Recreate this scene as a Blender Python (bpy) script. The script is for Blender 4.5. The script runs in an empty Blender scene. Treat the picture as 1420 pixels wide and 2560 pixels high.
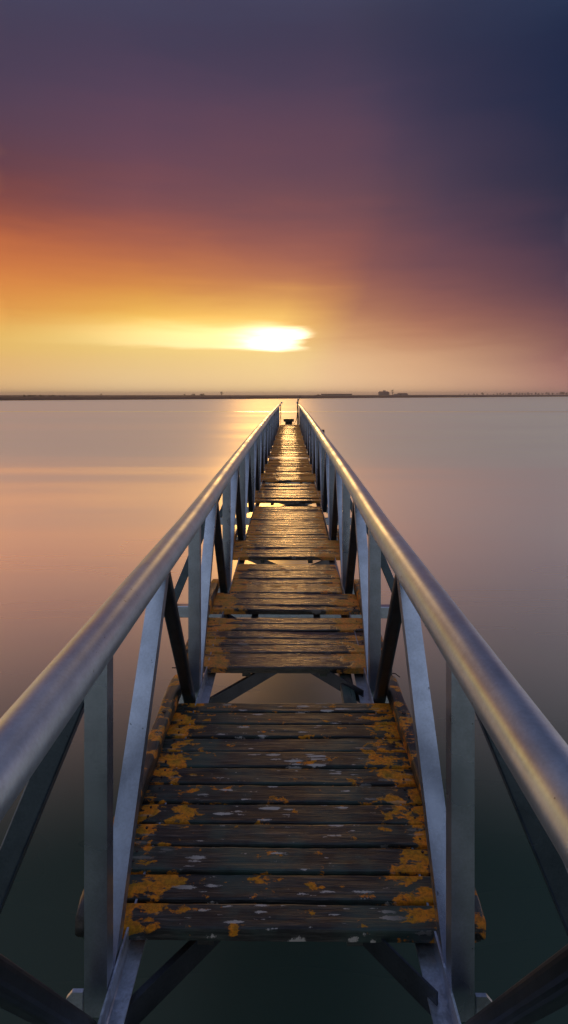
import bpy, math, random
from mathutils import Vector, noise
random.seed(7)
R = math.radians
sc = bpy.context.scene
col = sc.collection
# ------------------------------------------------------------------ helpers
def tag(o, label=None, cat=None, group=None, kind=None):
    if label: o['label'] = label
    if cat: o['category'] = cat
    if group: o['group'] = group
    if kind: o['kind'] = kind
    return o
def empty(name, loc, rz=0):
    o = bpy.data.objects.new(name, None); col.objects.link(o)
    o.location = loc; o.rotation_euler = (0, 0, rz); o.empty_display_size = .1
    return o
def copy_tree(o, parent=None):
    c = o.copy(); col.objects.link(c); c.parent = parent
    for ch in list(o.children): copy_tree(ch, c)
    return c
class MB:
    def __init__(s): s.v = []; s.f = []
    def add(s, vs, fs):
        n = len(s.v); s.v += [tuple(v) for v in vs]; s.f += [tuple(i + n for i in f) for f in fs]; return s
    def box(s, x0, x1, y0, y1, z0, z1):
        return s.add([(x0,y0,z0),(x1,y0,z0),(x1,y1,z0),(x0,y1,z0),(x0,y0,z1),(x1,y0,z1),(x1,y1,z1),(x0,y1,z1)],
              [(0,3,2,1),(4,5,6,7),(0,1,5,4),(1,2,6,5),(2,3,7,6),(3,0,4,7)])
    def rings(s, rings, cap=True):
        n = len(rings[0]); vs = [p for r in rings for p in r]; fs = []
        for i in range(len(rings)-1):
            for j in range(n):
                k = (j+1) % n
                fs.append((i*n+j, i*n+k, (i+1)*n+k, (i+1)*n+j))
        if cap:
            fs.append(tuple(range(n-1, -1, -1))); fs.append(tuple((len(rings)-1)*n + j for j in range(n)))
        return s.add(vs, fs)
    def sweep(s, prof, path, cap=True):           # profile in x,z, kept upright along a path
        return s.rings([[(p[0]+a, p[1], p[2]+b) for a, b in prof] for p in path], cap)
    def bar(s, prof, p0, p1, side=(1,0,0), n=1):
        p0 = Vector(p0); p1 = Vector(p1); d = (p1-p0).normalized()
        sd = Vector(side); sd = (sd - d*sd.dot(d)).normalized(); up = sd.cross(d)
        return s.rings([[p0+(p1-p0)*(i/n) + sd*a + up*b for a, b in prof] for i in range(n+1)])
    def tube(s, pts, r, seg=10):
        pts = [Vector(p) for p in pts]; rs = []
        for i, p in enumerate(pts):
            d = (pts[min(i+1, len(pts)-1)] - pts[max(i-1, 0)]).normalized()
            a = Vector((0,0,1)) if abs(d.z) < .9 else Vector((1,0,0))
            u = d.cross(a).normalized(); w = u.cross(d)
            rr = r[i] if isinstance(r, (list, tuple)) else r
            rs.append([p + u*math.cos(t*2*math.pi/seg)*rr + w*math.sin(t*2*math.pi/seg)*rr for t in range(seg)])
        return s.rings(rs)
    def build(s, name, m, parent=None, smooth=False, bevel=0, loc=None):
        me = bpy.data.meshes.new(name); me.from_pydata(s.v, [], s.f); me.update()
        o = bpy.data.objects.new(name, me); col.objects.link(o); o.data.materials.append(m)
        import bmesh
        b = bmesh.new(); b.from_mesh(me); bmesh.ops.recalc_face_normals(b, faces=b.faces); b.to_mesh(me); b.free()
        if smooth: me.shade_smooth()
        if bevel:
            md = o.modifiers.new('bevel', 'BEVEL'); md.width = bevel; md.segments = 2; md.limit_method = 'ANGLE'
        if parent: o.parent = parent
        if loc: o.location = loc
        return o
def lprof(a, b, t, sx=1, sy=1):                   # angle section: corner at 0,0, leg a along x, leg b along z
    p = [(0,0),(a,0),(a,t),(t*1.6,t),(t,t*1.6),(t,b),(0,b)]
    p = [(x*sx, y*sy) for x, y in p]
    return p if sx*sy > 0 else p[::-1]
def rrect(w, h, r, n=4, x0=0, y0=0):
    p = []
    for cx, cy, a in ((w/2-r,h/2-r,0),(-w/2+r,h/2-r,90),(-w/2+r,-h/2+r,180),(w/2-r,-h/2+r,270)):
        for i in range(n+1):
            t = R(a+90*i/n); p.append((x0+cx+r*math.cos(t), y0+cy+r*math.sin(t)))
    return p
def circ(r, n=32): return [(r*math.cos(2*math.pi*i/n), r*math.sin(2*math.pi*i/n)) for i in range(n)]

# ------------------------------------------------------------------ node helper
def lin(c):
    return tuple(((x/255)/12.92 if x/255 <= .04045 else ((x/255+.055)/1.055)**2.4) for x in c) + (1,)
class NT:
    def __init__(s, tree): s.t = tree; tree.nodes.clear()
    def n(s, typ, **kw):
        nd = s.t.nodes.new(typ)
        for k, v in kw.items():
            if k.startswith('_'): setattr(nd, k[1:], v)
            else: s.put(nd.inputs[k.replace('__', ' ')], v)
        return nd
    def put(s, sock, v):
        if isinstance(v, bpy.types.NodeSocket): s.t.links.new(v, sock)
        else: sock.default_value = v
    def m(s, op, a, b=0.0, c=None, clamp=False):
        nd = s.t.nodes.new('ShaderNodeMath'); nd.operation = op; nd.use_clamp = clamp
        s.put(nd.inputs[0], a); s.put(nd.inputs[1], b)
        if c is not None: s.put(nd.inputs[2], c)
        return nd.outputs[0]
    def mr(s, v, a, b, c=0.0, d=1.0, smooth=True):
        nd = s.t.nodes.new('ShaderNodeMapRange'); nd.interpolation_type = 'SMOOTHSTEP' if smooth else 'LINEAR'
        for i, x in enumerate((v, a, b, c, d)): s.put(nd.inputs[i], x)
        return nd.outputs[0]
    def mix(s, f, a, b, mode='MIX'):
        nd = s.t.nodes.new('ShaderNodeMix'); nd.data_type = 'RGBA'; nd.blend_type = mode
        s.put(nd.inputs[0], f); s.put(nd.inputs[6], a); s.put(nd.inputs[7], b)
        return nd.outputs[2]
    def noise(s, vec, scale, detail=4, rough=.55, dist=0):
        nd = s.n('ShaderNodeTexNoise', Vector=vec, Scale=scale, Detail=detail, Roughness=rough, Distortion=dist)
        return nd.outputs['Fac']
    def mapping(s, vec, scale=(1,1,1), loc=(0,0,0)):
        nd = s.n('ShaderNodeMapping', Vector=vec, Scale=scale); s.put(nd.inputs['Location'], loc); return nd.outputs[0]
    def ramp(s, f, stops, interp='LINEAR'):
        nd = s.t.nodes.new('ShaderNodeValToRGB'); s.put(nd.inputs[0], f); cr = nd.color_ramp; cr.interpolation = interp
        while len(cr.elements) < len(stops): cr.elements.new(.5)
        for e, (p, c) in zip(cr.elements, stops): e.position = p
        for e, (p, c) in zip(cr.elements, stops): e.color = c
        return nd.outputs[0]
def mat(name):
    m = bpy.data.materials.new(name); m.use_nodes = True; return m, NT(m.node_tree)
def finish(t, **kw):
    b = t.n('ShaderNodeBsdfPrincipled', **kw)
    o = t.n('ShaderNodeOutputMaterial'); t.t.links.new(b.outputs[0], o.inputs[0]); return b
def objvec(t, rnd=3.0):
    tc = t.n('ShaderNodeTexCoord'); oi = t.n('ShaderNodeObjectInfo')
    r = t.m('MULTIPLY', oi.outputs['Random'], rnd*37)
    cx = t.n('ShaderNodeCombineXYZ', X=r, Y=t.m('MULTIPLY', r, 1.7), Z=r)
    va = t.n('ShaderNodeVectorMath', _operation='ADD'); t.put(va.inputs[0], tc.outputs['Object']); t.put(va.inputs[1], cx.outputs[0])
    return tc.outputs['Object'], va.outputs[0], oi.outputs['Random']

# ------------------------------------------------------------------ materials
def steel(name, base, rough, metal, mott=.5, patch=0):
    m, t = mat(name); o, v, r = objvec(t)
    n1 = t.noise(v, 14, 5, .6); n2 = t.noise(v, 130, 3, .6); n3 = t.noise(v, 3, 3, .5)
    f = t.m('ADD', t.m('MULTIPLY', n1, .6), t.m('MULTIPLY', n2, .4))
    d = tuple(c*(1-mott) for c in base); l = tuple(min(1, c*(1+mott*.5)) for c in base)
    c = t.mix(t.mr(f, .3, .7), d+(1,), l+(1,))
    rust = t.mr(t.noise(v, 9, 6, .7), .70, .80)
    c = t.mix(t.m('MULTIPLY', rust, .5), c, (.09,.045,.025,1))
    sp = t.mr(t.noise(v, 55, 2, .5), .73, .77)
    c = t.mix(t.m('MULTIPLY', sp, .6), c, (.03,.03,.035,1))
    if patch:
        pt = t.mr(t.noise(v, 7, 5, .65), .5, .58)
        c = t.mix(t.m('MULTIPLY', pt, patch), c, (.035,.04,.05,1))
    rg = t.mr(n3, .25, .75, rough-.07, rough+.10)
    bp = t.n('ShaderNodeBump', Strength=.06, Distance=.0012, Height=n2)
    finish(t, Base__Color=c, Metallic=metal, Roughness=rg, Normal=bp.outputs[0])
    return m
def wood(name, lich=.5, edge=.14, gain=1.0, grainax='x', white=1.0, wet=.34, green=.45, hi=(.031,.034,.033), lsc=7.0, spec=.7):
    m, t = mat(name); o, v, r = objvec(t)
    sep = t.n('ShaderNodeSeparateXYZ', Vector=o)
    gs = (1.6, 26, 26) if grainax == 'x' else (26, 1.6, 26)
    g = t.noise(t.mapping(v, gs), 2.2, 8, .68, .4)
    g2 = t.noise(t.mapping(v, tuple(k*2.6 for k in gs)), 2.4, 5, .7, .2)
    big = t.noise(v, 5, 4, .6)
    c = t.ramp(t.m('ADD', t.m('MULTIPLY', g, .5), t.m('MULTIPLY', g2, .5)),
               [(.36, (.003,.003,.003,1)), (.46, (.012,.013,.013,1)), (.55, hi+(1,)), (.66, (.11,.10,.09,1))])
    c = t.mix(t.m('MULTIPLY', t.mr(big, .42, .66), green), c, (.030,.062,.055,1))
    c = t.mix(1.0, c, t.ramp(r, [(0,(.75,.72,.72,1)),(.5,(1,1,1,1)),(1,(1.25,1.15,1.05,1))]), 'MULTIPLY')
    # orange lichen, crowding towards the two ends of the boards
    ax = t.m('ABSOLUTE', sep.outputs[0])
    ed = t.mr(ax, edge, edge+.24)
    lo = t.noise(t.mapping(v, (1, 1.6, 1.6)), lsc, 3, .5, .3)
    hi_ = t.noise(t.mapping(v, (1, 1.7, 1.7)), 30, 6, .72, .3)
    a = t.m('ADD', t.m('MULTIPLY', lo, .72), t.m('MULTIPLY', hi_, .38))
    a = t.m('ADD', a, t.m('MULTIPLY', ed, .13*gain))
    th = .76 - .2*lich
    lm = t.mr(a, th, th+.035)
    lc = t.ramp(t.noise(v, 18, 4, .6), [(.25,(.26,.17,.006,1)), (.42,(.58,.25,.008,1)), (.55,(.78,.27,.010,1)), (.72,(.85,.23,.012,1))])
    lc = t.mix(t.m('MULTIPLY', t.mr(t.noise(v, 90, 3, .7), .35, .6, 1, 0), .5), lc, (.10,.05,.008,1))
    c = t.mix(t.m('MULTIPLY', lm, .92), c, lc)
    # pale crust flecks lying along the grain
    vo = t.n('ShaderNodeTexVoronoi', Vector=t.mapping(v, (11, 58, 20) if grainax == 'x' else (30, 14, 20)), Scale=1.0, Randomness=1.0)
    cl = t.n('ShaderNodeSeparateColor', Color=vo.outputs['Color'])
    dd = t.m('ADD', vo.outputs['Distance'], t.m('MULTIPLY', t.m('SUBTRACT', t.noise(t.mapping(v, (1,2.5,1)), 60, 5, .75), .5), .9))
    size = t.m('MULTIPLY', t.mr(cl.outputs[0], .5, 1.0, .1, .50, False), t.mr(t.noise(v, 4, 2, .5), .36, .52))
    wm = t.m('MULTIPLY', t.mr(t.m('SUBTRACT', size, dd), 0, .07), white)
    wm = t.m('MULTIPLY', wm, t.mr(ax, .24, .36, 1, .25))
    c = t.mix(t.m('MULTIPLY', wm, .85), c, (.50,.49,.45,1))
    rg = t.m('ADD', t.mr(g, .3, .7, wet+.12, wet-.08), t.m('MULTIPLY', t.m('ADD', lm, wm, clamp=True), .4), clamp=True)
    hgt = t.m('ADD', t.m('ADD', g, t.m('MULTIPLY', g2, .6)), t.m('MULTIPLY', t.m('MULTIPLY', lm, hi_), .9))
    bp = t.n('ShaderNodeBump', Strength=.5, Distance=.004, Height=hgt)
    finish(t, Base__Color=c, Roughness=rg, Normal=bp.outputs[0], Specular__IOR__Level=spec)
    return m
GALV = steel('galvanised', (.42,.50,.62), .30, .96, .2)
SHADESTEEL = steel('shaded_steel', (.06,.075,.095), .36, .85, .3)  # shaded copy of the steel: the dark of downward faces is in its colour
BRACE = steel('brace_steel', (.10,.14,.19), .34, .9, .25)  # outrigger steel darkened: dim underside tone put into the colour
RAIL = steel('rail_steel', (.46,.59,.69), .36, .80, .18)
CHORD = steel('chord_steel', (.52,.60,.70), .34, .85, .3, .45)
WOOD1 = wood('wet_boards', .50, .22, 1.1, lsc=10.0, wet=.40, green=.95, spec=.4)
WOOD2 = wood('wet_boards_sun_tint', .45, .20, 1.6, white=.35, wet=.27, spec=1.0, green=.15, hi=(.065,.037,.022), lsc=5.0)  # amber grain tone: low sun's glint put into the wood colour
WOOD3 = wood('mossy_boards', .52, .06, 1.5, white=.05, wet=.27, spec=.9, green=.15, hi=(.065,.037,.02), lsc=5.0)  # heavier growth on far boards; amber sun glint also put into the grain colour
KERB = wood('kerb_timber', .47, -.5, .8, 'y', white=.5, green=.55)
PILE = wood('pile_timber', .1, .5, 0, 'x', white=0)
RUST = steel('rusted_iron', (.06,.04,.035), .7, .2, .4)
def plain(name, c, rough=.8, scale=8, var=.5):
    m, t = mat(name); o, v, r = objvec(t)
    cc = t.mix(t.noise(v, scale, 5, .6), tuple(k*(1-var) for k in c)+(1,), tuple(k*(1+var) for k in c)+(1,))
    finish(t, Base__Color=cc, Roughness=rough); return m
BARK = plain('bark', (.06,.045,.035)); LEAF = plain('foliage', (.055,.05,.022), .7, 1.2)
WALL = plain('render_wall', (.36,.30,.26), .85, 1); ROOF = plain('roof_tile', (.20,.10,.07), .85, 2)
DARKG = plain('window_glass', (.03,.03,.035), .2, 1, .1)
SHORE = plain('shore_earth', (.12,.062,.034), .95, .05, .5)
m, t = mat('foam'); o, v, r = objvec(t)
nz = t.noise(t.mapping(v, (.05,1.2,1)), 1.0, 4, .6)
tr = t.n('ShaderNodeBsdfTransparent'); pr = t.n('ShaderNodeBsdfAnisotropic', Color=(1,.98,.96,1), Roughness=.12)
sp = t.n('ShaderNodeSeparateXYZ', Vector=o)
fal = t.m('MULTIPLY', t.mr(sp.outputs[1], -1.8, 0), t.mr(sp.outputs[1], 0, 1.8, 1, 0))
mx = t.n('ShaderNodeMixShader', Fac=t.m('MULTIPLY', t.m('MULTIPLY', fal, t.mr(nz, .2, .7, .6, 1)), 1.0))
t.t.links.new(tr.outputs[0], mx.inputs[1]); t.t.links.new(pr.outputs[0], mx.inputs[2])
oo = t.n('ShaderNodeOutputMaterial'); t.t.links.new(mx.outputs[0], oo.inputs[0]); FOAM = m
# water, smoothed by a long exposure
m, t = mat('calm_water'); tc = t.n('ShaderNodeTexCoord').outputs['Object']
far = t.noise(t.mapping(tc, (.012,.11,1)), 1, 5, .6, .4)
mid = t.noise(t.mapping(tc, (.12,.5,1)), 1, 4, .55, .8)
rg = t.m('ADD', t.mr(far, .3, .7, .25, .31), t.mr(mid, .3, .7, -.02, .02))
bp = t.n('ShaderNodeBump', Strength=.12, Distance=.05, Height=t.m('ADD', mid, t.m('MULTIPLY', far, 2.0)))
lw = t.n('ShaderNodeLayerWeight', Blend=.5).outputs['Facing']
dist_ = t.n('ShaderNodeSeparateXYZ', Vector=tc).outputs[1]
ruf = t.m('MULTIPLY', t.mr(t.m('ADD', dist_, t.m('MULTIPLY', t.m('SUBTRACT', far, .5), 30)), 9, 34, 0, 1), t.mr(far, .25, .75, .85, 1.1))   # wind ruffled water farther out
fac = t.m('MULTIPLY', t.mr(lw, .38, .84), t.m('SUBTRACT', 1.0, t.m('MULTIPLY', ruf, .22)), clamp=True)
deep = t.n('ShaderNodeBsdfDiffuse', Color=t.mix(t.mr(mid, .3, .7), (.009,.044,.036,1), (.011,.050,.042,1)))
gl = t.n('ShaderNodeBsdfAnisotropic', Color=(1,.95,.58,1), Roughness=t.m('ADD', rg, t.m('MULTIPLY', ruf, .27)), Normal=bp.outputs[0])  # golden sky light put into the gloss tint
extra_gloss = t.n('ShaderNodeBsdfAnisotropic', Color=(.95,.84,.66,1), Roughness=.55)  # second gloss lobe added on top, brightening the water beyond its real reflection
gm = t.n('ShaderNodeAddShader'); t.t.links.new(gl.outputs[0], gm.inputs[0]); t.t.links.new(extra_gloss.outputs[0], gm.inputs[1]); gl = gm
mx = t.n('ShaderNodeMixShader', Fac=t.m('ADD', fac, .03, clamp=True))
t.t.links.new(deep.outputs[0], mx.inputs[1]); t.t.links.new(gl.outputs[0], mx.inputs[2])
oo = t.n('ShaderNodeOutputMaterial'); t.t.links.new(mx.outputs[0], oo.inputs[0])
WATER = m

# ------------------------------------------------------------------ measures
H = 1.5; Z0 = 1.3; F = 1420.0; K = F*H/1000       # eye over deck, deck over water, focal length in photo px
CAMX = .019*H; HOR = 987
XT = .288*H                                        # truss plane
ZP = H - .394*H; RP = .0336*H                      # hand rail pipe
Y1 = .672*K; DY = .69*K; NN = 17                   # bottom nodes
YEND = 12.1*K
def cam(y): return .16*(1-math.exp(-(max(y, 2.6)-2.6)/9))
def D(px): return K*1000/(px-HOR)

# ------------------------------------------------------------------ water, shore
w = MB()
xs = [-6000, 6000]; w.add([(-2800,-400,0),(2800,-400,0),(2800,2800,0),(-2800,2800,0)], [(0,1,2,3)])
tag(w.build('water', WATER), kind='structure')
f = MB(); YF = 2.8*F/(1029.5-HOR)
n = 60; vs = []; fs = []
for i in range(n+1):
    x = -70 + 190*i/n; yy = .5*math.sin(x*.05) ; 
    vs += [(x, yy-1.8, 0), (x, yy+1.8, 0)]
    if i: fs.append((2*i-2, 2*i, 2*i+1, 2*i-1))
f.add(vs, fs)
tag(f.build('foam_line', FOAM, loc=(0, YF, .012)), 'thin pale line of foam on the still water, crossing behind the end of the jetty', 'foam', kind='stuff')
EYE = H + Z0
def shore_y(x_px):     # distance of the waterline seen at photo column x_px
    pts = [(-1600, 1009), (0, 1001.5), (680, 997), (1000, 994.5), (1420, 991.5), (3000, 990.5)]
    for (a, b), (c, d) in zip(pts, pts[1:]):
        if x_px <= c: yy = b + (d-b)*(x_px-a)/(c-a); break
    return EYE*F/(yy-HOR)
YAW = math.atan(15/F)
def at(xpx, dist, z=0):
    a = (xpx-710)/F; x = a*dist; y = dist
    return Vector((CAMX + x*math.cos(YAW) - y*math.sin(YAW), x*math.sin(YAW) + y*math.cos(YAW), z))
b = MB(); vs = []; fs = []; N = 240; prof = [(0,-.5),(1.0,.25),(3,1.2),(8,1.75),(16,1.9),(60,1.75),(400,1.9),(1500,2.2)]
for i in range(N+1):
    px = -1500 + 4400*i/N; d0 = shore_y(px)
    for j, (dd, z) in enumerate(prof):
        nzv = noise.noise(Vector((px*.02, j*.7, 0)))*.35 + noise.noise(Vector((px*.11, j, 3)))*.2
        grow = 1 + .45*min(1, max(0, (px-700)/700))
        p = at(px, d0+dd*(1+.0*i)+nzv*2)
        vs.append((p.x, p.y, z*grow + (nzv*.5 if 1 < j < 6 else 0)))
    if i:
        for j in range(len(prof)-1):
            a0 = (i-1)*len(prof)+j; a1 = i*len(prof)+j
            fs.append((a0, a1, a1+1, a0+1))
b.add(vs, fs); tag(b.build('far_shore', SHORE), kind='structure')

# ------------------------------------------------------------------ steel truss
fr = empty('footbridge_frame', (0, 0, Z0))
tag(fr, 'long galvanised steel truss frame of the jetty, with round pipe handrails on both sides', 'jetty frame')
def path(x, z, ys): return [(x, y, z+cam(y)) for y in ys]
ysl = [-.9 + i*.25 for i in range(int((YEND+.9)/.25)+1)] + [YEND]
for sx in (-1, 1):
    wob = lambda y: .006*noise.noise(Vector((y*.35, sx*5, 0))) 
    o = MB().sweep(circ(RP, 40), [(sx*XT+wob(y+9)+(.0 if sx < 0 else 0), y, ZP+cam(y)+wob(y)) for y in ysl]).build('handrail', RAIL, fr, True)
    for q, yw in enumerate((D(1205) if sx < 0 else D(1160), D(1045)*.85)):
        pr_ = [(XT*sx+wob(yw+9)+d*0, yw+d, ZP+cam(yw)+wob(yw)) for d in (-.012,-.006,.006,.012)]
        rr = [RP-.001, RP+.0035, RP+.0035, RP-.001]
        MB().tube(pr_, rr, 36).build('weld_seam', RAIL, o, True)
    # bottom chord: angle with its upright leg in the truss plane, flat leg inward
    MB().sweep(lprof(-sx*.048, .060, .006) if sx < 0 else lprof(-.048, .060, .006), path(sx*XT, -.052-.012, ysl)).build('bottom_chord', CHORD, fr)
    for k in range(0, NN+1):
        yn = Y1 + DY*(k-1); c0 = cam(yn); 
        if k > 0:
            # post: an angle standing outside the chord
            MB().bar(lprof(.058, .05, .006, sx, -1), (sx*(XT+.002), yn, -.075+c0), (sx*(XT+.002), yn, ZP-RP*.7+c0), (1,0,0)).build('post', GALV, fr)
            g = MB().add([(sx*(XT+.063),yn-.004,-.09+c0),(sx*(XT+.105),yn-.004,-.09+c0),(sx*(XT+.105),yn-.004,-.025+c0),(sx*(XT+.09),yn-.004,-.008+c0),(sx*(XT+.063),yn-.004,-.008+c0),
                          (sx*(XT+.063),yn+.006,-.09+c0),(sx*(XT+.105),yn+.006,-.09+c0),(sx*(XT+.105),yn+.006,-.025+c0),(sx*(XT+.09),yn+.006,-.008+c0),(sx*(XT+.063),yn+.006,-.008+c0)],
                         [(0,1,2,3,4),(9,8,7,6,5),(0,5,6,1),(1,6,7,2),(2,7,8,3),(3,8,9,4),(4,9,5,0)])
            g.build('gusset_plate', CHORD, fr)
            # diagonal rising towards the camera: rounded hollow section
            ytn = yn-DY/2
            MB().bar(rrect(.058, .045, .016, 4), (sx*(XT+.040), yn-.055, -.05+c0), (sx*(XT+.034), ytn-.02, ZP-RP*.5+cam(ytn)), (1,0,0)).build('diagonal', SHADESTEEL, fr, False)
        # diagonal rising away from the camera: flat leg out, upright leg below it
        if k < NN:
            ytf = yn+DY/2
            x0 = XT+.0035 if sx > 0 else -XT-.0035-.060
            pf = [(0,0),(.060,0),(.060,-.006),(.0076,-.006),(.006,-.0076),(.006,-.045),(0,-.045)]
            if sx < 0: pf = [(.060-x, z) for x, z in pf]
            MB().bar([(a, b2) for a, b2 in pf], (x0, yn+.045, -.045+c0), (x0, ytf+.01, ZP-RP*.6+cam(ytf)), (1,0,0)).build('diagonal', GALV, fr)
        if k % 2 == 1 and k > 0:
            # outrigger brace
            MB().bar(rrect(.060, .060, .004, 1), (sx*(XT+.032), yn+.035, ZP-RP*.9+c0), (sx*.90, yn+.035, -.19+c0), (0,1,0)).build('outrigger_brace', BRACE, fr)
            if sx > 0: MB().bar(rrect(.06, .088, .004, 1), (-.96, yn, -.192+c0), (.96, yn, -.192+c0), (0,1,0)).build('cross_beam', GALV, fr)
        # wind bracing under the deck
        if sx > 0 and k < NN:
            for q in (-1, 1):
                zz = -.085 - (.012 if q > 0 else 0)
                MB().bar(lprof(.018, .072, .006), (q*(XT-.03), yn+.02, zz+c0), (-q*(XT-.03), yn+1.0, zz+cam(yn+1)), (0,1,0)).build('wind_brace', SHADESTEEL, fr)
# sheet strip across the deck
MB().box(-XT+.01, XT-.01, D(1158), D(1153), -.028, -.004).build('cover_strip', CHORD, fr, loc=(0,0,cam(D(1155))))

# ------------------------------------------------------------------ deck
def plank(y0, y1, xa, xb, th, seed, zoff=0, tilt=0, rough=1.0):
    n = 44; rings = []
    for i in range(n+1):
        x = xa + (xb-xa)*i/n
        def nn(k, s, a): return a*noise.noise(Vector((x*s, seed*3.7, k*9.1)))
        ea = nn(1, 5, .004*rough)+nn(2, 26, .0022*rough); eb = nn(3, 5, .004*rough)+nn(4, 26, .0022*rough)
        z = nn(5, 3, .004*rough)+nn(6, 22, .0012) + tilt*x
        endr = .006 if i in (0, n) else 0
        r = .005; pts = []
        a = y0+ea+endr; bb = y1-eb-endr; zt = zoff+z-endr*.5; zb = zoff-th
        pts = [(x,a,zb),(x,bb,zb),(x,bb,zt-r-.002),(x,bb-r*.4,zt-r*.4),(x,bb-r*1.5,zt)]
        m_ = 4
        for j in range(1, m_):
            yy = bb-r*1.5+(a+r*1.5-bb+r*1.5)*j/m_
            pts.append((x, yy, zt+.0012*noise.noise(Vector((x*9, yy*60, seed)))))
        pts += [(x,a+r*1.5,zt),(x,a+r*.4,zt-r*.4),(x,a,zt-r-.002)]
        rings.append(pts)
    return MB().rings(rings)
ORD = ['nearest', 'second', 'third', 'fourth', 'fifth', 'sixth', 'seventh', 'eighth', 'ninth', 'tenth', 'eleventh', 'twelfth', 'thirteenth', 'last']
def rows(a, b):
    n = max(1, round((b-a)/.100)); e = [a]
    w_ = [random.uniform(.82, 1.18) for _ in range(n)]; s_ = sum(w_)
    for q in w_: e.append(e[-1]+q/s_*(b-a))
    return list(zip(e, e[1:]))
def pr_list(ys): return [D(y) for y in ys]
p1 = pr_list([2326,2253,2182,2116,2059,2008,1962,1919.6,1879,1843.5,1810.5,1780,1756])
p2a = pr_list([1672,1636,1616.5,1600,1582,1566,1551]); p2b = pr_list([1536,1525,1509,1494.7,1471.5,1460,1449.6,1439,1424])
seg = lambda l: list(zip(l, l[1:]))
panels = [
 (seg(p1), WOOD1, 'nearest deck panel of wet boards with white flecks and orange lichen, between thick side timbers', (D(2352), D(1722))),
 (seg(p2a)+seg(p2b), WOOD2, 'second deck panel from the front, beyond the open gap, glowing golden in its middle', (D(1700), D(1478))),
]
ends = [(2.40,3.43),(3.59,4.24),(4.42,4.95),(5.02,5.80),(5.97,6.72),(6.76,7.6),(7.64,8.5),(8.55,9.5),(9.54,10.6),(10.64,12.08)]
txt = ['third deck panel from the front, golden boards just past a narrow slot',
 'fourth deck panel from the front, short and gold-lit, between two dark slots',
 'fifth deck panel from the front, short and glossy, darker than the one before it',
 'sixth deck panel from the front, ending at the grey metal strip',
 'seventh deck panel from the front, starting just beyond the grey metal strip',
 'eighth deck panel from the front, second one beyond the grey metal strip',
 'ninth deck panel from the front, third one beyond the grey metal strip',
 'tenth deck panel from the front, third from the far end of the jetty',
 'eleventh deck panel from the front, next to last before the far end',
 'farthest deck panel, small in view, at the open end of the jetty']
for (a, b2), tx in zip(ends, txt):
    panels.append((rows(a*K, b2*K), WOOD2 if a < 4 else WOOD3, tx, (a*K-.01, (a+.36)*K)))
sd = 0
NODES = [Y1+DY*i for i in range(-1, NN+2)]
for pi, (rw, wm, label, kb) in enumerate(panels):
    ya = rw[0][0]; c0 = cam((rw[0][0]+rw[-1][1])/2)
    slope = (cam(rw[-1][1])-cam(ya))/(rw[-1][1]-ya)
    root = empty('deck_panel', (0, ya, Z0+cam(ya))); root.rotation_euler = (math.atan(slope), 0, 0)
    tag(root, label, 'deck panel', 'timber deck panels laid along the jetty')
    for (a, b3) in rw:
        sd += 1; mid_ = (a+b3)/2
        wide = (kb[0] - .03 < mid_ < kb[1]+.03)
        xe = .569 if wide else XT-.012
        if wide and pi and min(abs(mid_-q) for q in NODES) < .1: xe = XT-.012
        if not wide and pi == 0: xe = .569
        g = .0048 if pi < 2 else .0055 if pi < 5 else .010
        jl, jr = random.uniform(-.006,.006), random.uniform(-.006,.006)
        zo = (random.uniform(-.003, .003) if pi < 3 else random.uniform(-.008, .008)) + (.004 if random.random() < .15 else 0)
        if pi == 1 and a > D(1540): zo += .012
        pk = plank(a-ya+g, b3-ya-g, -xe+jl, xe+jr, .034, sd, zo, random.uniform(-.006,.006), .6 if pi < 1 else .8)
        pk = pk.build('plank', wm, root, False)
        if pi < 2:
            for sx in (-1, 1):
                for q in ((.4,) if pi else (.28, .72)):
                    nx = sx*(.470+random.uniform(-.008,.008)); ny = a-ya+(b3-a)*(q+random.uniform(-.06,.06))
                    MB().tube([(nx,ny,zo-.006),(nx,ny,zo+.0035)], .0042, 8).build('nail', RUST, pk)
    ln = rw[-1][1]-ya
    for s in (-1, 1):
        MB().box(min(s*.19,s*.235), max(s*.19,s*.235), .02, ln-.02, -.062, -.036).build('batten', PILE, root)
    if kb:
        for s in (-1, 1):
            n = 26; L = kb[1]-kb[0]; rings = []
            for i in range(n+1):
                yy = kb[0]-ya+L*i/n
                wv = lambda k, sc_, am: am*noise.noise(Vector((yy*sc_, s*4+k*3, pi)))
                er = .004 if i in (0, n) else 0
                prf = rrect(.060-er*2, .068-er*2, .011, 3, s*.5385, .037)
                rings.append([(x+wv(j*.13,6,.006)+wv(j*.7+9,30,.002), yy, z+wv(j*.11+5,6,.005)+wv(j+2,30,.002)) for j, (x, z) in enumerate(prf)])
            kt = MB().rings(rings).build('side_timber', KERB, root, True)
            if pi < 3:
                for q in (.12, .42, .74):
                    MB().tube([(s*.5385, kb[0]-ya+L*q, .05),(s*.5385, kb[0]-ya+L*q, .0745)], .009, 10).build('bolt', RUST, kt)
    if pi == 1:
        MB().bar(rrect(.068,.05,.006,2), (.33, -.50, -.075), (.335, .30, -.075), (1,0,0), 8).build('bearer', wood('green_bearer', -.2, .9, 0, 'y', white=.1, green=1.6), root)
        for s, yy in ((-1, .03), (1, -.02)):
            MB().tube([(s*.56, yy, -.02),(s*.60, yy, -.022),(s*.625, yy, -.021-.02*(s > 0))], .0028, 6).build('nail', RUST, root)

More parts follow.
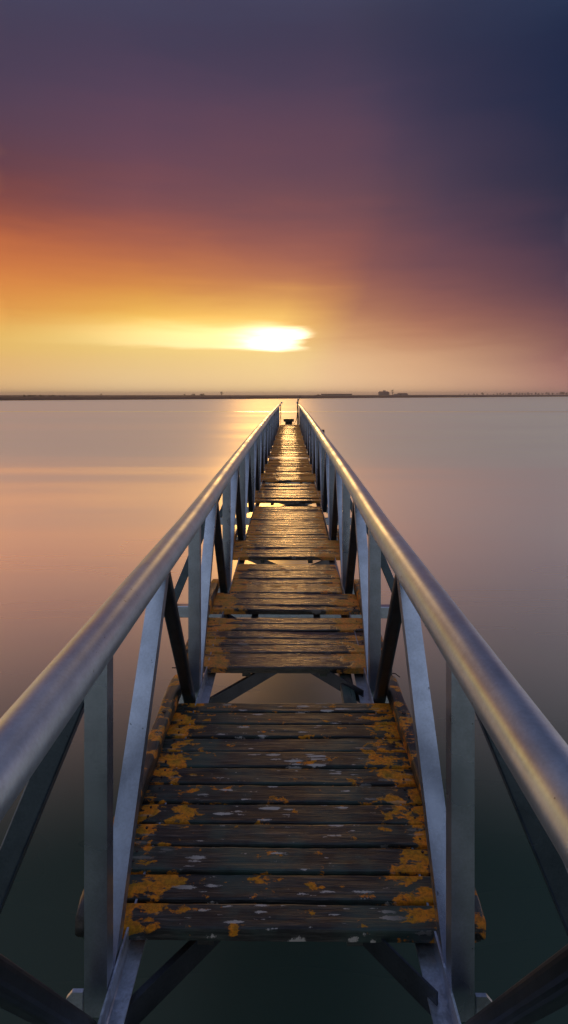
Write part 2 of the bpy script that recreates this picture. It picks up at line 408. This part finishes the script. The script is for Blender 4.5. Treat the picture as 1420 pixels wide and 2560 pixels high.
# ------------------------------------------------------------------ far end objects
ye = YEND; ce = cam(ye)
o = empty('end_post', (XT-.045, ye+.05, Z0+ce)); tag(o, 'dark crooked post with a frayed rope at the right side of the jetty end', 'post')
MB().tube([(0,0,-1.6),(.0,0,-.1),(.012,0,.35),(-.012,0,.8),(.008,0,1.16)], [.05,.046,.04,.036,.03], 10).build('post_shaft', PILE, o, True)
MB().tube([(.0,-.03,1.06),(.05,-.03,1.14),(.09,-.03,1.24),(.11,-.03,1.33)], [.016,.014,.013,.010], 8).build('iron_spike', RUST, o, True)
MB().tube([(-.03,-.05,.55),(-.05,-.06,.3),(-.10,-.07,.12),(-.15,-.07,.05),(-.22,-.08,.02)], .016, 8).build('rope', RUST, o, True)
o = empty('end_rope', (-XT+.03, ye+.02, Z0+ce)); tag(o, 'dark rope hanging down the left end of the handrail', 'rope')
MB().tube([(-.04,0,.96),(.0,0,.93),(.012,0,.8),(.0,0,.66),(.02,0,.5),(.005,0,.38),(.012,0,.2),(.006,0,.02)], [.02,.022,.018,.02,.016,.02,.015,.012], 8).build('hanging_rope', RUST, o, True)
o = empty('mooring_pile', at(722, 12.75*K, 0)); tag(o, 'squat dark mooring pile with a wide flat cap just beyond the jetty end', 'mooring pile')
zc = EYE - .80*H*1.0
zt_ = EYE - (1046.5-HOR)*12.75*K/F
MB().tube([(0,0,-1.5),(0,0,zt_-.14)], [.19,.175], 14).build('pile_shaft', PILE, o, True)
MB().bar(rrect(.50,.14,.012,2), (0,-.22,zt_-.07), (0,.22,zt_-.07), (1,0,0), 3).build('pile_cap', PILE, o)
o = empty('timber_pile', at(806, 10.3*K, 0)); tag(o, 'single round timber pile standing in the water outside the right handrail', 'pile')
zt_ = EYE - (1074-HOR)*10.3*K/F
MB().tube([(0,0,-1.5),(0.01,0,zt_-.03),(0.01,0,zt_)], [.085,.073,.066], 14).build('pile_shaft', PILE, o, True)
MB().tube([(0.0,-.075,zt_-.10),(0.01,-.085,zt_-.10)], [.02,.02], 8).build('bolt', RUST, o)

# ------------------------------------------------------------------ far shore things
def tree_mesh(seed, h, wd, dens=260, tall=False):
    rnd = random.Random(seed); m_ = MB()
    cl = []
    for _ in range(11):
        a = rnd.uniform(0, 6.28); rr = rnd.uniform(0, .36)*wd; zz = h*(rnd.uniform(.35, .9))
        cl.append((math.cos(a)*rr, math.sin(a)*rr, zz, wd*rnd.uniform(.12, .24)))
    for i in range(dens):
        c = rnd.choice(cl); d = Vector((rnd.gauss(0,1), rnd.gauss(0,1), rnd.gauss(0,.8))).normalized()*c[3]*rnd.uniform(.5,1.1)
        p = Vector(c[:3])+d; s = wd*rnd.uniform(.025,.06)
        u = Vector((rnd.gauss(0,1),rnd.gauss(0,1),rnd.gauss(0,1))).normalized(); v_ = u.orthogonal().normalized()
        m_.add([p+u*s, p+v_*s*.7, p-u*s, p-v_*s*.7], [(0,1,2,3)])
    tr_ = MB().tube([(0,0,-.3),(0,0,h*.3),(wd*.02,0,h*.6)], [h*.035,h*.026,h*.012], 7)
    for q in range(4):
        c = cl[q]; tr_.tube([(0,0,h*.28),(c[0]*.5,c[1]*.5,(h*.3+c[2])/2),c[:3]], [h*.016,h*.011,h*.005], 5)
    return tr_, m_
def tree(name, loc, seed, h, wd, label, cat, group=None):
    o = empty(name, loc, seed*1.3); a, b_ = tree_mesh(seed, h, wd)
    a.build('trunk', BARK, o, True); b_.build('crown', LEAF, o)
    tag(o, label, cat, group); return o
def gz(dist): return 1.85
# lone trees
tree('round_tree', at(554, 640, 1.7), 3, 640*(988-979)/F+.6, 640*12/F, 'rounded lone tree on the far shore, left of the jetty end', 'tree')
tree('tall_tree', at(981, 760, 2.1), 5, 760*15/F, 760*10/F, 'tallest tree on the far shore, between the white house and the low barn', 'tree')
tree('small_tree', at(253, 560, 1.7), 8, 560*7/F, 560*7/F, 'small lone tree on the far shore, far to the left', 'tree')
for i, xx in enumerate((462, 485, 505)):
    tree('bush', at(xx, 600, 1.75), 20+i, 600*(4-.4*i)/F, 600*(9+4*i)/F, ['low bush on the far shore, leftmost of the three near the rounded lone tree','low bush on the far shore, middle one of the three near the rounded lone tree','widest low bush on the far shore, closest to the rounded lone tree'][i], 'bush')
tree('bush', at(1206, 800, 2.3), 31, 800*7/F, 800*8/F, 'low bush rising from the far bank, first of the right hand tree line', 'bush')
prot = [tree('shore_tree', at(1300, 800, 2.4), 40+q, 3.6, 4.6, 'one of the low trees in the line along the far right shore', 'tree', 'low trees lining the far right shore') for q in range(3)]
xs_ = []
x = 1150
while x < 1440:
    xs_.append(x); x += random.uniform(5, 11)*(1 if x > 1240 else 1.5)
for i, xx in enumerate(xs_):
    o = prot[i] if i < 3 else copy_tree(prot[i % 3])
    d = random.uniform(760, 860); g = .55 + .65*max(0, min(1, (xx-1150)/250))
    o.location = at(xx, d, 2.2); s = random.uniform(.75, 1.2)*g; o.scale = (s*random.uniform(.9,1.4), s, s); o.rotation_euler = (0,0,random.uniform(0,6))
prot = [tree('shore_bush', at(100, 400, 1.7), 60+q, 1.5, 2.2, 'one of the small bushes along the far left bank', 'bush', 'small bushes on the far left bank') for q in range(3)]
xs_ = [random.uniform(60, 165) for _ in range(22)] + [random.uniform(0, 400) for _ in range(14)] + [random.uniform(-60, 60) for _ in range(4)]
for i, xx in enumerate(xs_):
    o = prot[i] if i < 3 else copy_tree(prot[i % 3])
    d = shore_y(xx)+random.uniform(14, 60); s = random.uniform(.5, 1.0)*(.8 if 60 < xx < 165 else .45)
    o.location = at(xx, d, 1.55); o.scale = (s*random.uniform(.9,1.7), s, s); o.rotation_euler = (0,0,random.uniform(0,6))
# house
def gable(m_, x0, x1, y0, y1, z0, z1, over=.3):
    ym = (y0+y1)/2
    return m_.add([(x0-over,y0-over,z0),(x1+over,y0-over,z0),(x1+over,y1+over,z0),(x0-over,y1+over,z0),(x0+over*3,ym,z1),(x1-over*3,ym,z1)],
                  [(0,1,5,4),(2,3,4,5),(0,4,3),(1,2,5),(3,2,1,0)])
hd = 730; k = hd/F
o = empty('farmhouse', at(961, hd, 2.3)); tag(o, 'pale two storey farmhouse with hipped roof on the far right shore', 'house')
MB().box(-12.5*k, 12.5*k, 0, 9, -.5, 6.6*k).build('wall', WALL, o)
r_ = gable(MB(), -12.5*k, 12.5*k, 0, 9, 6.6*k+.003, 9.5*k).build('roof', ROOF, o)
MB().box(-1, 2.2, 3, 6, 8*k, 12*k).build('chimney', WALL, r_)
for q in (-9,-5,-1,3,7):
    w_ = MB().box(q*k, (q+1.8)*k, -.06, .05, 1.0, 2.4).build('window', DARKG, o)
o = empty('barn', at(1003, hd, 2.3)); tag(o, 'long low barn to the right of the tall tree on the far shore', 'barn')
MB().box(-17*k, 17*k, 0, 8, -.5, 2.8*k).build('wall', WALL, o); gable(MB(), -8*k, 17*k, 0, 8, 2.8*k+.003, 5.4*k).build('roof', ROOF, o)
MB().box(-3*k, 0, -.06, .05, -.2, 2.2*k).build('door', DARKG, o)
hd = 600; k = hd/F
o = empty('low_shed', at(838, hd, 1.9)); tag(o, 'very long low flat shed on the far shore right of the jetty end', 'shed')
MB().box(-34*k, 42*k, 0, 12, -.5, 3.6*k).build('wall', WALL, o); MB().box(-34.5*k, 42.5*k, -.4, 12.4, 3.6*k+.003, 4.6*k).build('roof', ROOF, o)
MB().add([(-50*k,0,-.5),(-36*k,0,-.5),(-36*k,0,1.0*k),(-41*k,0,3.0*k),(-45*k,0,2.6*k),(-50*k,6,-.5),(-36*k,6,-.5),(-36*k,6,1.0*k),(-41*k,6,3.0*k),(-45*k,6,2.6*k)],
  [(0,1,2,3,4),(9,8,7,6,5),(0,5,6,1),(1,6,7,2),(2,7,8,3),(3,8,9,4),(4,9,5,0)]).build('lean_to', ROOF, o)

# ------------------------------------------------------------------ haze
m, t = mat('haze_air')
pv = t.n('ShaderNodeVolumePrincipled', Color=(.95,.9,.85,1), Density=.0005, Anisotropy=.45)
oo = t.n('ShaderNodeOutputMaterial'); t.t.links.new(pv.outputs[0], oo.inputs['Volume'])
hz = MB().box(-3400, 3400, -420, 3400, -2, 14).build('haze', m)
tag(hz, 'thin warm evening haze over the water', 'haze', kind='stuff')

# ------------------------------------------------------------------ sky
wd = bpy.data.worlds.new('World'); sc.world = wd; wd.use_nodes = True
t = NT(wd.node_tree)
g = t.n('ShaderNodeTexCoord').outputs['Generated']
s = t.n('ShaderNodeSeparateXYZ', Vector=g); vx, vy, vz = s.outputs[0], s.outputs[1], s.outputs[2]
hor = t.m('SQRT', t.m('ADD', t.m('MULTIPLY', vx, vx), t.m('MULTIPLY', vy, vy)))
az = t.m('MULTIPLY', t.m('ARCTAN2', vx, vy), 180/math.pi)
el = t.m('MULTIPLY', t.m('ARCTAN2', vz, hor), 180/math.pi)
# soft cloud streaks bend the bands a little
cv = t.n('ShaderNodeCombineXYZ', X=t.m('MULTIPLY', az, .045), Y=t.m('MULTIPLY', el, .22), Z=0.0).outputs[0]
st = t.m('SUBTRACT', t.noise(cv, 1.0, 4, .5, .5), .5)
cv2 = t.n('ShaderNodeCombineXYZ', X=t.m('MULTIPLY', az, .09), Y=t.m('MULTIPLY', el, .9), Z=3.0).outputs[0]
st2 = t.m('SUBTRACT', t.noise(cv2, 1.0, 4, .55, .6), .5)
elw = t.m('ADD', el, t.m('ADD', t.m('MULTIPLY', t.m('MULTIPLY', st, 4.5), t.mr(el, 3, 22)), t.m('MULTIPLY', t.m('MULTIPLY', st2, 1.4), t.mr(el, 1, 6))))
def gauss(x, x0, s0): 
    q = t.m('DIVIDE', t.m('SUBTRACT', x, x0), s0); return t.m('EXPONENT', t.m('MULTIPLY', t.m('MULTIPLY', q, q), -1))
def AZ(x): return math.degrees(math.atan((x-710)/F)-YAW)
def EL(y): return math.degrees(math.atan((HOR-y)/F))
azw = t.m('ADD', az, t.m('MULTIPLY', st, 6))
lean = t.m('MULTIPLY', t.m('MULTIPLY', t.m('SUBTRACT', t.m('MINIMUM', el, 22), 8), -.42), gauss(az, 6, 9))   # the cloud edge leans to the right
azw = t.m('ADD', azw, lean)
ROWS = [0, 200, 400, 500, 600, 700, 780, 840, 900, 985]
TAB = {
 0:    [(60,56,80),(80,64,88),(98,62,74),(128,68,66),(196,104,62),(222,134,66),(229,157,72),(238,196,104),(232,182,112),(238,196,144)],
 350:  [(58,55,80),(80,64,90),(108,68,84),(124,74,80),(168,90,72),(214,128,66),(236,178,76),(246,214,122),(236,198,128),(240,208,166)],
 710:  [(56,53,78),(70,60,86),(98,66,84),(108,70,82),(136,78,80),(184,106,78),(238,178,88),(248,214,130),(240,208,142),(238,208,164)],
 800:  [(52,51,74),(64,58,85),(92,64,84),(100,68,82),(130,76,80),(166,94,77),(214,150,86),(226,180,112),(240,206,144),(238,206,166)],
 890:  [(48,49,73),(58,54,82),(80,60,82),(86,62,80),(114,70,80),(140,82,80),(170,108,84),(204,148,106),(232,190,142),(236,200,164)],
 1060: [(42,46,72),(48,48,76),(66,54,78),(72,56,78),(94,62,80),(118,72,80),(150,92,84),(180,120,94),(216,168,130),(230,188,152)],
 1420: [(26,37,66),(26,37,68),(34,38,66),(40,40,66),(58,46,72),(78,54,74),(100,64,78),(120,76,82),(150,101,96),(182,130,124)],
}
UP = (116,130,166); UPB = (125,130,158)  # unseen overhead sky, chosen bright to light steel and rails
cols = []
for xp, cs in TAB.items():
    a = math.degrees(math.atan((xp-710)/F)-YAW); ca = math.cos(R(a))
    stops = [(math.degrees(math.atan((HOR-y)*ca/F))/90, lin(c)) for y, c in zip(ROWS, cs)]
    stops = sorted(stops + [(.52, lin(tuple((p+q)/2 for p, q in zip(cs[0], UP)))), (.68, lin(UP)), (1.0, lin(UPB))])
    cols.append((a, stops))
side = [(0, lin((222,192,192))), (.12, lin((188,170,184))), (.35, lin((80,84,118))), (.6, lin(UP)), (1, lin(UPB))]  # unseen side sky, made paler to lift the reflection on the water
back = [(0, lin((20,42,62))), (.2, lin((28,52,76))), (.34, lin((44,66,94))), (.44, lin((185,190,210))), (.56, lin((208,212,226))), (.75, lin((150,154,178))), (1, lin(UPB))]  # unseen rear sky, bright band shaped to light the tilted steel
lefts = [(0, (1.9,1.25,.38,1)), (.08, (2.0,1.1,.25,1)), (.16, (1.0,.42,.09,1)), (.3, lin((110,74,84))), (.6, lin(UP)), (1, lin(UPB))]  # unseen left sky, boosted gold added to warm the water
cols = [(-150, back), (-75, side), (-47, lefts)] + cols + [(50, side), (100, side), (150, back)]
e01 = t.m('DIVIDE', elw, 90, clamp=True)
cur = None
for i, (a, stops) in enumerate(cols):
    c = t.ramp(e01, stops, 'B_SPLINE' if 2 < i < 10 else 'EASE')
    cur = c if cur is None else t.mix(t.mr(azw, cols[i-1][0], a, smooth=False), cur, c)
# the bright break in the cloud
elb = t.m('ADD', el, t.m('MULTIPLY', st2, 1.2)); azb = t.m('ADD', az, t.m('MULTIPLY', st2, 5))
edge = t.mr(azb, AZ(742), AZ(786), 1, 0)
band = t.m('MULTIPLY', t.mr(elb, EL(880), EL(864)), t.mr(elb, EL(838), EL(798), 1, 0))
core = t.m('MULTIPLY', t.m('MULTIPLY', gauss(azb, AZ(690), 2.9), band), edge)
strk = t.m('MULTIPLY', t.m('MULTIPLY', gauss(azb, AZ(560), 11), band), edge)
glow = t.m('MULTIPLY', gauss(az, AZ(540), 10), gauss(el, EL(820), 1.8))
cur = t.mix(1.0, cur, t.mix(1.0, (1.0,.93,.72,1), core, 'MULTIPLY'), 'ADD')
def addc(cur, f, c):
    sc_ = t.n('ShaderNodeVectorMath', _operation='SCALE'); sc_.inputs[0].default_value = c; t.put(sc_.inputs['Scale'], f)
    ad = t.n('ShaderNodeVectorMath', _operation='ADD'); t.put(ad.inputs[0], cur); t.put(ad.inputs[1], sc_.outputs[0]); return ad.outputs[0]
cur = addc(cur, core, (.45, .45, .38)); cur = addc(cur, strk, (.32, .34, .24)); cur = addc(cur, glow, (.22, .13, .02))
sky = t.n('ShaderNodeTexSky', _sky_type='NISHITA', _sun_disc=False, _sun_elevation=R(5.8), _sun_rotation=R(-1.4)).outputs[0]
bg1 = t.n('ShaderNodeBackground', Color=cur, Strength=1.0); bg2 = t.n('ShaderNodeBackground', Color=sky, Strength=.05)
mx = t.n('ShaderNodeMixShader', Fac=.04)
t.t.links.new(bg1.outputs[0], mx.inputs[1]); t.t.links.new(bg2.outputs[0], mx.inputs[2])
wo = t.n('ShaderNodeOutputWorld'); t.t.links.new(mx.outputs[0], wo.inputs[0])

su = bpy.data.lights.new('sun', 'SUN'); su.energy = .5; su.angle = R(7); su.color = (.72, .38, .12)
so = bpy.data.objects.new('sun', su); col.objects.link(so)
d = Vector((math.sin(R(-2.2))*math.cos(R(5.8)), math.cos(R(-2.2))*math.cos(R(5.8)), math.sin(R(5.8))))
so.rotation_euler = d.to_track_quat('Z', 'Y').to_euler()

# ------------------------------------------------------------------ camera
cd = bpy.data.cameras.new('camera'); co = bpy.data.objects.new('camera', cd); col.objects.link(co)
cd.sensor_fit = 'VERTICAL'; cd.sensor_height = 36; cd.lens = F/2560*36
cd.shift_y = -(1280-HOR)/2560; cd.clip_end = 20000; cd.clip_start = .02
co.location = (CAMX, 0, EYE); co.rotation_euler = (R(90), 0, YAW)
sc.camera = co
sc.view_settings.view_transform = 'Standard'; sc.view_settings.look = 'None'
sc.view_settings.exposure = 0; sc.view_settings.gamma = 1
sc.cycles.volume_bounces = 0
